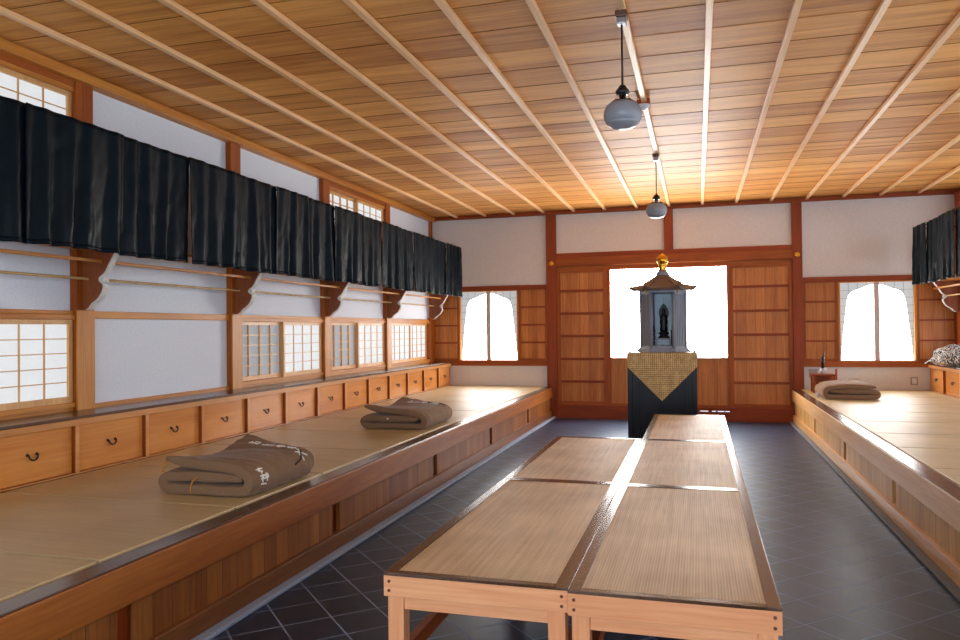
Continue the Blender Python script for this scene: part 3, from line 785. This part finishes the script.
# ------------------------------------------------------------------ cushions
def cr(pts, n):     # Catmull-Rom resample
    out = []
    P = [Vector(p) for p in pts]
    for i in range(len(P)-1):
        p0, p1, p2, p3 = P[max(0, i-1)], P[i], P[i+1], P[min(len(P)-1, i+2)]
        for k in range(n):
            t = k/n; out.append(.5*((2*p1)+(p2-p0)*t+(2*p0-5*p1+4*p2-p3)*t*t+(3*p1-3*p2+p3-p0)*t**3))
    out.append(P[-1]); return out
class Cushion:
    def __init__(s, L, Wd, flip, seed, near, mid, far):
        s.L, s.W, s.flip, s.seed, s.corn = L, Wd, flip, seed, (near, mid, far); s.cache = {}
    def center(s, v):
        L = s.L; nr, md, fr = s.corn
        a = max(0, 1-v*2.4)**1.5; b = max(0, (v-.55)/.45)**1.6
        zt = md + (nr-md)*a + (fr-md)*b          # free edge height
        xe = .055 + .0*a + .075*b + .03*math.sin(PI*v)
        sag = .012*math.sin(PI*v)
        pts = [(L-.088, .104), (.30*L/.62, .106), (.12, .104), (.055, .096), (.032, .070), (.05, .042), (.10, .034), (.30, .0335), (L-.09, .034), (L-.048, .048), (L-.03, .085),
               (L-.045, .122), (L-.10, .152), (L-.20, .166), (L-.32, .168+(zt-.17)*.2), (.18+xe*.3, .17+(zt-.17)*.55), (xe, zt)]
        return cr([(x, 0, z) for x, z in pts], 5)
    def section(s, v):
        if v in s.cache: return s.cache[v]
        c = s.center(v); n = len(c)
        edge = max(0, 1-abs(2*v-1)**10)**.5
        outer, inner = [], []
        for i, p in enumerate(c):
            t = (c[min(i+1, n-1)]-c[max(i-1, 0)]).normalized(); nm = Vector((t.z, 0, -t.x))   # right-hand side of travel
            q = i/(n-1); fade = min(1, (1-q)*13+.3, q*14+.35)
            h = .0345*(.72+.28*edge)*fade**.75
            y = v*s.W + .012*math.sin(q*7+s.seed)
            wob = lambda o: .006*noise.noise((p.x*9+s.seed, y*9, p.z*12+o))+.003*noise.noise((p.x*26+s.seed, y*26, p.z*30+o))
            # creases fanning from the fold on the top layer
            cr_ = .011*noise.noise((q*5+s.seed, y*22+q*9, 2.0))*(1 if q > .66 else .5)+.004*noise.noise((q*16, y*40-q*30, s.seed))*(1 if q > .66 else .4)
            outer.append(p+Vector((0, y, 0))+nm*(h+wob(0)+cr_)); inner.append(p+Vector((0, y, 0))-nm*(h+wob(5)))
        for L_ in (outer, inner):
            for k in range(n):
                if L_[k].z < .002: L_[k].z = .002
        s.cache[v] = (outer, inner); return s.cache[v]
    def fx(s, p): return (s.L-p[0] if s.flip else p[0], p[1], p[2])
    def build(s, name, mat, label, loc):
        NV = 40; mb = MB(); vs = []; fs = []
        for j in range(NV+1):
            v = (1-math.cos(PI*j/NV))/2 if j not in (0, NV) else j/NV
            o, i = s.section(v); loop = o+i[::-1]; m = len(loop); vs += [s.fx(p) for p in loop]
        for j in range(NV):
            for k in range(m):
                k2 = (k+1) % m; fs.append((j*m+k, j*m+k2, (j+1)*m+k2, (j+1)*m+k))
        h = m//2
        for base in (0, NV*m):
            for k in range(h-1): fs.append((base+k, base+k+1, base+m-2-k, base+m-1-k))
        mb.add(vs, fs)
        o = mb.build(name, mat, smooth=True, loc=loc); tag(o, label, 'cushion', 'folded brown cushions'); s.o = o
        return o
    def top(s, q, v, off=.002):     # point on the upper surface: q position along the sheet (.6 fold ... 1 free edge)
        o, i = s.section(v); f = q*(len(o)-1); k = min(int(f), len(o)-2); t = f-k
        p = o[k].lerp(o[k+1], t); c = s.center(v); tt = (c[min(k+1, len(c)-1)]-c[max(k-1, 0)]).normalized()
        return s.fx(p+Vector((tt.z, 0, -tt.x))*off)
def marks(cu, strokes, name, mat, r=.004):
    mb = MB()
    for st in strokes:
        pts = []
        for (q0, v0), (q1, v1) in zip(st[:-1], st[1:]):
            for k in range(5): pts.append(cu.top(q0+(q1-q0)*k/5, v0+(v1-v0)*k/5))
        pts.append(cu.top(*st[-1])); mb.tube(pts, r, 6)
    o = mb.build(name, mat, cu.o, smooth=True); return o
def glyph(cu, q, v, sq, sv, kind):
    # brush-like strokes in a unit square -> (q, v) on the sheet; a: reading down, b: across
    G = {0: [[(.05, .3), (.2, .4)], [(.2, .1), (.2, .5)], [(.2, .5), (.6, .15)], [(.3, .32), (.98, .32)], [(.5, .4), (.65, .5)], [(.15, .6), (.15, .95), (.6, .95), (.6, .6), (.15, .6)], [(.38, .6), (.38, .95)], [(.0, .78), (1, .78)]],
         1: [[(.1, .2), (.1, .8)], [(.0, .5), (.9, .5)], [(.4, .15), (.4, .85), (.8, .9)], [(.65, .2), (.9, .1)]],
         2: [[(.0, .4), (.3, .6), (.5, .3), (.8, .7), (1, .5)], [(.2, .15), (.25, .9)]],
         3: [[(.1, .1), (.5, .5), (.1, .9)], [(.5, .2), (.9, .8)], [(.9, .2), (.5, .8)]],
         4: [[(.2, .2), (.2, .8), (.8, .8), (.8, .2), (.2, .2)], [(.5, .0), (.5, 1)]]}
    return [[(q-a*sq, v+(b-.5)*sv) for a, b in st] for st in G[kind]]
cA = Cushion(.665, .74, False, 1.3, .205, .150, .250)
cA.build('folded_cushion', M['cushion'], 'brown folded cushion with white stitched writing, nearest the viewer on the left platform', (-3.165, 3.875, .525))
st = glyph(cA, .665, .16, .045, .13, 0)+glyph(cA, .70, .13, .03, .11, 2)+[[(.612, .12), (.606, .19)]]
marks(cA, st, 'white_lettering', M['white_thread'], .0045)['label'] = 'white stitched character near the front edge'
st = []
for i, k in enumerate((1, 3, 4, 2)): st += glyph(cA, .93-.05*i, .84, .04, .1, k)
marks(cA, st, 'white_stitching', M['white_thread'], .0032)['label'] = 'white stitched signs along the back edge'
marks(cA, [[(.74, .86), (.70, .80), (.66, .79)], [(.735, .80), (.70, .86), (.685, .9)]], 'white_cord', M['white_thread'], .005)
marks(cA, [[(.75, .90), (.71, .84), (.67, .74), (.655, .66)]], 'dark_cord', M['black_thread'], .006)
cord = MB(); cord.tube([(.255, .0, .004), (.25, -.018, .02), (.252, -.022, .05), (.262, -.015, .085), (.275, .01, .1)], .0035, 6)
cord.tube([(.055, .02, .19), (.035, -.005, .16), (.04, -.012, .135), (.06, .0, .128)], .0035, 6); cord.build('tie_cord', M['yellow_cord'], cA.o, smooth=True)['label'] = 'ochre tie cords'
cB = Cushion(.70, .80, False, 4.1, .225, .150, .235)
cB.build('folded_cushion', M['cushion'], 'brown folded cushion farther back on the left platform', (-3.225, 6.87, .525))
st = []
for i, k in enumerate((2, 4, 0)): st += glyph(cB, .92-.055*i, .80, .05, .13, k)
marks(cB, st, 'white_stitching', M['white_thread'], .004); marks(cB, [[(.85, .9), (.78, .84), (.72, .86)], [(.82, .78), (.76, .88)]], 'dark_cord', M['black_thread'], .006)
tg = MB().lathe([(0, -.012), (.011, -.008), (.013, 0), (.011, .008), (0, .012)], (.30, -.004, .105), 10); tg.build('white_tag', M['white_thread'], cB.o, smooth=True)
cC = Cushion(.70, .72, True, 7.7, .165, .175, .215)
cC.build('folded_cushion', M['cushion'], 'folded cushion lying on the right platform by the small wooden stand', (1.565, 10.8, .525))

# ------------------------------------------------------------------ lamps and detector
def lamp(loc, label):
    e = thing('pendant_lamp', label, 'lamp', loc, 'pendant lamps')
    MB().box(-.035, .035, -.05, .05, -.035, .0).build('ceiling_block', M['darkY'], e, bevel=.003)
    MB().box(-.028, .028, -.035, .035, -.075, -.035).build('ceiling_cup', M['chrome'], e, bevel=.006)
    MB().tube([(0, 0, -.07), (0, 0, -.46)], .006, 10).build('cord', M['black'], e, smooth=True)
    MB().lathe([(0, -.445), (.018, -.448), (.026, -.462), (.04, -.478), (.044, -.492), (.032, -.505), (.022, -.51), (.018, -.53), (0, -.53)], seg=24).build('cap', M['black'], e, smooth=True)
    MB().lathe([(.033, -.505), (.036, -.515), (.055, -.538), (.075, -.552), (.073, -.554), (.052, -.541), (.033, -.518), (.030, -.506), (.033, -.505)], seg=28).build('glass_neck', M['glass'], e, smooth=True)
    MB().lathe([(0, -.550), (.05, -.550), (.075, -.553), (.098, -.572), (.112, -.6), (.117, -.628), (.112, -.652), (.102, -.672), (.099, -.676), (.101, -.679), (.094, -.688), (.07, -.704), (.04, -.713), (0, -.716)], seg=36).build('globe', M['globe'], e, smooth=True)
    return e
l1 = lamp((-.424, 4.68, ZC-.042), 'grey globe pendant lamp nearest the viewer, over the front tables')
l2 = dup(l1, (-.424, 8.64, ZC-.042)); l2['label'] = 'grey globe pendant lamp farther back, in front of the shrine'
e = thing('smoke_detector', 'white round smoke detector under the ceiling batten between the two lamps', 'smoke detector', (-.424, 6.63, ZC-.042))
MB().box(-.055, .055, -.035, .035, -.014, .03).build('mounting_block', M['redX'], e, bevel=.003)
MB().lathe([(0, -.014), (.052, -.014), (.056, -.022), (.05, -.036), (.03, -.046), (0, -.046)], seg=28).build('detector_body', M['white_plastic'], e, smooth=True)
MB().lathe([(0, -.046), (.02, -.046), (.018, -.058), (0, -.060)], seg=16).build('sensor', M['white_plastic'], e, smooth=True)

# ------------------------------------------------------------------ altar stand, cloth, shrine
PX, PY = -.430, 9.5
e = thing('altar_stand', 'tall black lacquered altar stand behind the tables', 'stand', (PX, PY+.42, 0))
hw, hd, ht = .415, .42, 1.178
MB().box(-hw+.02, hw-.02, -hd+.02, hd-.02, .06, ht-.03).build('stand_body', M['lacquer'], e)
for sx in (-1, 1):
    for sy in (-1, 1):
        MB().box(sx*hw, sx*(hw-.06), sy*hd, sy*(hd-.06), 0, ht-.03).build('corner_post', M['lacquer'], e, bevel=.004)
MB().box(-hw, hw, -hd, hd, ht-.03, ht).build('stand_top', M['lacquer'], e, bevel=.004)
for sy in (-1, 1): MB().box(-hw+.06, hw-.06, sy*hd, sy*(hd-.03), .0, .09).build('base_rail', M['lacquer'], e, bevel=.003)
for sx in (-.28, .28):
    MB().box(sx-.012, sx+.012, -hd, -hd+.022, .09, ht-.03).build('panel_stile', M['lacquer'], e, bevel=.002)
# brocade cloth with a pointed front
cl = MB()
zt = ht+.003
def cloth_f(u, v):      # front fall
    x = (-1+2*u)*(hw+.004); zb = .595+(1.015-.595)*abs(-1+2*u)
    z = zt+.003+(zb-zt-.003)*v
    return (x, -hd-.006-.004*math.sin(u*23)*v-.006*v*math.exp(-((u-.42)/.03)**2), z)
cl.grid(60, 24, cloth_f)
cl.grid(40, 16, lambda u, v: ((-1+2*u)*(hw+.004), -hd-.006+v*(2*hd+.01), zt+.003))
for s in (-1, 1): cl.grid(20, 6, lambda u, v: (s*(hw+.004+.003*v), -hd-.006+u*(2*hd+.01), zt+.003-v*.16*(1-.3*u)))
o = cl.build('altar_cloth', M['brocade'], solid=.003, loc=(PX, PY+.42, 0)); tag(o, 'gold brocade cloth with a pointed front draped over the dark altar stand', 'altar cloth')
for s, nm in ((-1, 'left'), (1, 'right')):
    k = MB().lathe([(0, 0), (.016, 0), (.013, .01), (.007, .02), (.010, .032), (.007, .044), (0, .05)], seg=14).build('corner_weight', M['chrome'], smooth=True, loc=(PX+s*.385, PY+.06, zt+.005))
    tag(k, 'small metal knob on the %s front corner of the altar cloth' % nm, 'knob', 'metal knobs on the altar cloth')

SX, SY, SZ = -.424, 9.93, zt+.005
e = thing('shrine', 'small hexagonal wooden shrine with a flared roof and gold jewel finial', 'shrine', (SX, SY, SZ))
hexa = lambda R, z: [(R*math.cos(k*PI/3), R*math.sin(k*PI/3), z) for k in range(6)]
def hexprism(mb, R0, R1, z0, z1):
    mb.add(hexa(R0, z0)+hexa(R1, z1), [tuple(reversed(range(6))), tuple(range(6, 12))]+[(k, (k+1) % 6, (k+1) % 6+6, k+6) for k in range(6)])
mb = MB(); hexprism(mb, .335, .335, 0, .025); hexprism(mb, .315, .305, .025, .055); mb.build('base', M['shrine'], e, bevel=.004)
HB, HT = .055, .745
R = .272
for k in range(6):
    a = k*PI/3
    MB().lathe([(.022, HB), (.022, HT)], (R*math.cos(a), R*math.sin(a), 0), 12).build('column', M['shrine'], e, smooth=True)
for k in range(6):
    if k == 4: continue
    a, b = Vector(hexa(R, 0)[k]), Vector(hexa(R, 0)[(k+1) % 6]); t = (b-a).normalized(); n = Vector((t.y, -t.x, 0))
    mb = MB()
    q = [a+n*.006, b+n*.006, b-n*.006, a-n*.006]
    mb.add([(p.x, p.y, HB) for p in q]+[(p.x, p.y, HT) for p in q], [(0, 3, 2, 1), (4, 5, 6, 7), (0, 1, 5, 4), (1, 2, 6, 5), (2, 3, 7, 6), (3, 0, 4, 7)])
    if k in (3, 5):      # carved side panels: vertical ribs
        for i in range(1, 7):
            p = a.lerp(b, i/7)+n*.008; mb.tube([(p.x, p.y, HB+.02), (p.x, p.y, HT-.02)], .006, 6)
    mb.build('side_panel', M['shrine_in'] if k in (0, 1, 2) else M['shrine'], e)
mb = MB(); hexprism(mb, .30, .30, HT, HT+.03); mb.build('head_beam', M['shrine'], e, bevel=.003)
mb = MB(); mb.box(-.125, .125, -R*.866-.012, -R*.866+.012, HB, HB+.025); mb.build('threshold', M['shrine'], e)
# open doors folded beside the front
for s in (-1, 1): MB().box(s*.138, s*.149, -R*.866-.02, -R*.866+.09, HB+.02, HT-.02).build('folded_door', M['shrine'], e, bevel=.002)
# roof: concave hexagonal pyramid with lifted corners
mb = MB(); rings = []
prof = [(.415, .775), (.405, .80), (.33, .822), (.25, .856), (.17, .905), (.105, .955), (.07, .985)]
vs = []; fs = []; SEG = 48
for (r, z) in prof:
    for k in range(SEG):
        an = 2*PI*k/SEG; m_ = (an % (PI/3))/(PI/3); d_ = math.cos(PI/6)/math.cos(an % (PI/3)-PI/6)
        corner = abs(2*m_-1)**6; lift = .04*corner*max(0, (r-.25)/.165)
        vs.append((r*d_*math.cos(an)*(1+.02*corner), r*d_*math.sin(an)*(1+.02*corner), z+lift))
for i in range(len(prof)-1):
    for k in range(SEG): fs.append((i*SEG+k, i*SEG+(k+1) % SEG, (i+1)*SEG+(k+1) % SEG, (i+1)*SEG+k))
fs += [tuple(reversed(range(SEG))), tuple((len(prof)-1)*SEG+k for k in range(SEG))]
mb.add(vs, fs); rf = mb.build('roof', M['roof'], e)
for k in range(6):
    a = k*PI/3; c = math.cos(a); s_ = math.sin(a); h = MB()
    pts = [(c*r, s_*r, z) for r, z in ((.12, .955), (.20, .893), (.30, .845), (.38, .826), (.42, .836), (.44, .86), (.432, .872))]
    h.tube(pts, .006, 8); h.build('hip_ridge', M['roof'], rf, smooth=True)
    b = MB().lathe([(0, .0), (.004, 0), (.004, -.02), (.013, -.03), (.015, -.05), (0, -.052)], (c*.385, s_*.385, .79), 10); b.build('hanging_bell', M['brass'], e, smooth=True)
mb = MB(); hexprism(mb, .082, .082, .975, 1.01); hexprism(mb, .065, .058, 1.01, 1.03); mb.build('roof_cap', M['shrine'], e, bevel=.003)
MB().lathe([(0, 1.025), (.045, 1.028), (.058, 1.042), (.04, 1.06), (.06, 1.078), (.05, 1.095), (.055, 1.11)]+[(.074*math.cos(t), 1.168+.074*math.sin(t)) for t in (-.75, -.5, -.25, 0, .25, .5, .75, 1.0, 1.2)]+[(.012, 1.246), (.004, 1.258), (0, 1.262)], seg=28).build('jewel_finial', M['gold'], e, smooth=True)

# figure inside the shrine
zf = SZ+HB
al = thing('offering_table', 'tiny dark altar table inside the shrine under the standing figure', 'table', (SX, SY-.02, zf))
MB().box(-.10, .10, -.10, .07, .10, .118).build('tabletop', M['shrine'], al, bevel=.003)
for sx in (-.085, .085):
    for sy in (-.09, .06): MB().box(sx-.010, sx+.010, sy-.010, sy+.010, 0, .10).build('leg', M['shrine'], al)
fg = thing('buddhist_figure', 'dark bronze standing figure with a pointed halo inside the shrine', 'statue', (SX+.008, SY-.02, zf+.118))
MB().lathe([(0, 0), (.075, 0), (.078, .012), (.05, .03), (.055, .045), (.07, .06), (.06, .075), (0, .08)], seg=20).build('lotus_base', M['statue'], fg, smooth=True)
MB().lathe([(0, .075), (.045, .078), (.05, .11), (.042, .16), (.052, .20), (.045, .24), (.05, .275), (.03, .30), (.016, .31), (.024, .325), (.027, .345), (.02, .365), (.01, .38), (0, .385)], seg=20, sy=.7).build('robed_body', M['statue'], fg, smooth=True)
hl = MB(); pts = []
for i in range(25):
    t = i/24; x = .062*math.sin(PI*min(1, t*1.0))**.75; pts.append((x, .20+.24*t))
poly = pts+[(-x, z) for x, z in reversed(pts[1:-1])]
hl.prism(poly, lambda a, b, t: (a, t, b), .030, .042); hl.build('halo', M['statue'], fg, bevel=.002)
MB().tube([(0, .036, .43), (0, .036, .52)], .004, 6).build('halo_tip', M['brass'], fg)
pn = thing('leaf_vase', 'small vase of dark leaves at the left inside the shrine', 'vase', (SX-.108, SY-.11, zf))
MB().lathe([(0, 0), (.016, 0), (.022, .03), (.012, .06), (.016, .075), (0, .075)], seg=14).build('vase_body', M['statue'], pn, smooth=True)
lf = MB()
for i in range(16):
    an = i*2.4; h = .08+.012*i; r = .035*(1-.02*i)
    c = Vector((r*math.cos(an)*.8, r*math.sin(an)*.8, h)); a_ = Vector((math.cos(an), math.sin(an), .5)).normalized(); b_ = Vector((-math.sin(an), math.cos(an), 0))
    lf.add([c-a_*.02, c+b_*.011+Vector((0, 0, .003)), c+a_*.022, c-b_*.011], [(0, 1, 2, 3)])
lf.build('foliage', M['leaf'], pn, solid=.002)
MB().tube([(0, 0, .07), (0, 0, .26)], .003, 6).build('stem', M['leaf'], pn)
cs = thing('candlestick', 'thin dark candlestick at the right inside the shrine', 'candlestick', (SX+.105, SY-.13, zf))
MB().lathe([(0, 0), (.018, 0), (.016, .008), (.005, .016), (.005, .20), (.014, .206), (.014, .214), (0, .216)], seg=12).build('candle_holder', M['statue'], cs, smooth=True)
for i, (x, nm) in enumerate(((-.075, 'left'), (-.005, 'middle'), (.062, 'right'))):
    c = thing('offering_cup', 'tiny gold offering cup in the shrine doorway, the %s one' % nm, 'cup', (SX+x, SY-.19, zf), 'gold offering cups')
    MB().lathe([(0, 0), (.012, 0), (.006, .008), (.012, .014), (.02, .03), (.017, .03), (.006, .016), (0, .016)], seg=14).build('cup_bowl', M['gold'], c, smooth=True)

# ------------------------------------------------------------------ right platform objects
e = thing('incense_stand', 'small wooden stand with an open shelf at the back of the right platform', 'stand', (1.735, 11.95, .525))
def P_(a, n, m='postZ', **k): return a.build(n, M[m], e, **k)
for sx in (-.132, .132):
    for sy in (-.11, .11): P_(MB().box(sx-.015, sx+.015, sy-.015, sy+.015, 0, .245), 'leg', bevel=.002)
P_(MB().box(-.155, .155, -.13, .13, .245, .268), 'tabletop', 'redX', bevel=.003)
P_(MB().box(-.15, .15, -.11, .11, .135, .148), 'shelf', 'redX')
P_(MB().box(-.135, .135, -.105, -.09, .01, .135), 'front_board', 'postX')
P_(MB().box(-.135, .135, .10, .11, .0, .245), 'back_board', 'redX')
v = thing('incense_holder', 'round white pot with a dark bundle standing on the small wooden stand', 'pot', (1.735, 11.92, .793))
MB().lathe([(0, 0), (.024, 0), (.040, .018), (.046, .045), (.040, .072), (.026, .086), (.02, .086), (.02, .05), (0, .05)], seg=22).build('pot', M['porcelain'], v, smooth=True)
MB().tube([(0, 0, .06), (-.002, 0, .17), (.0, 0, .245)], [.018, .026, .024], 12).build('dark_bundle', M['statue'], v, smooth=True)
MB().tube([(.006, 0, .23), (.015, 0, .285), (.024, 0, .33)], [.012, .009, .004], 8).build('bundle_tip', M['statue'], v, smooth=True)
rs = MB().box(-.014, .014, -.010, .010, 0, .32).build('wooden_stick', M['red_wood'], bevel=.003, loc=(1.985, 12.38, .525)); tag(rs, 'red brown stick standing upright behind the folded cushion by the white wall', 'stick')
wc = MB().lathe([(0, 0), (.013, 0), (.013, .065), (.008, .072), (0, .074)], seg=12).build('white_peg', M['white_plastic'], smooth=True, loc=(1.535, 11.05, .525)); tag(wc, 'short white peg at the platform edge in front of the small wooden stand', 'peg')
# wrapped bundle on the right cabinet
bn = thing('cloth_bundle', 'black and white patterned cloth bundle on the right drawer cabinet', 'bundle', (3.36, 11.75, .927))
mb = MB()
def blob(u, v):
    th = 2*PI*u; ph = PI*v
    d = Vector((math.sin(ph)*math.cos(th), math.sin(ph)*math.sin(th), math.cos(ph)))
    r = 1.08+.24*noise.noise(d*2.1)+.12*noise.noise(d*5+Vector((3, 1, 2)))
    z = max(0.001, .10+d.z*.145*r)
    return (d.x*.20*r, d.y*.42*r, z*1.08)
mb.grid(48, 28, blob); mb.build('wrapped_body', M['bundle'], bn, smooth=True)
mb = MB(); mb.grid(10, 8, lambda u, v: (-.15-.085*v, .30+(u-.5)*.14*(1-.6*v)+.12*v, .10-.098*v+.012*math.sin(u*7)))
mb.build('loose_corner', M['bundle'], bn, smooth=True, solid=.008)
mb = MB(); mb.tube([(-.19, -.28, .03), (-.2, -.14, .05), (-.19, .0, .06), (-.17, .1, .05)], [.012, .02, .02, .008], 10); mb.build('ochre_lining', M['yellow_cord'], bn, smooth=True)['label'] = 'ochre lining showing at the fold'

# ------------------------------------------------------------------ world, camera, view
w = bpy.data.worlds.new('World'); S.world = w; w.use_nodes = True
bg = w.node_tree.nodes['Background']; bg.inputs['Color'].default_value = (.85, .93, 1, 1); bg.inputs['Strength'].default_value = 1.5

f, yaw, pit, rol = 756.1, .2803, .0117, -.0105
r0 = Vector((math.cos(yaw), math.sin(yaw), 0)); fw = Vector((-math.sin(yaw), math.cos(yaw), 0)); zz = Vector((0, 0, 1))
F = fw*math.cos(pit)+zz*math.sin(pit); U = -fw*math.sin(pit)+zz*math.cos(pit)
c, s = math.cos(rol), math.sin(rol)
Rr = r0*c+U*s; Up = -r0*s+U*c
cam = bpy.data.cameras.new('Camera'); co = bpy.data.objects.new('Camera', cam); COL.objects.link(co); S.camera = co
cam.sensor_width = 36; cam.lens = f/960*36; cam.clip_start = .05; cam.clip_end = 200
Mx = Matrix((Rr, Up, -F)).transposed().to_4x4(); Mx.translation = (0, 0, 1.5); co.matrix_world = Mx

vs_ = S.view_settings; S.display_settings.display_device = 'sRGB'
vs_.view_transform = 'Standard'; vs_.look = 'None'; vs_.gamma = 1; vs_.use_curve_mapping = False; vs_.exposure = 0.0
S.cycles.use_denoising = True
S.cycles.max_bounces = 10; S.cycles.diffuse_bounces = 6; S.cycles.glossy_bounces = 4; S.cycles.transmission_bounces = 6
S.cycles.sample_clamp_indirect = 8
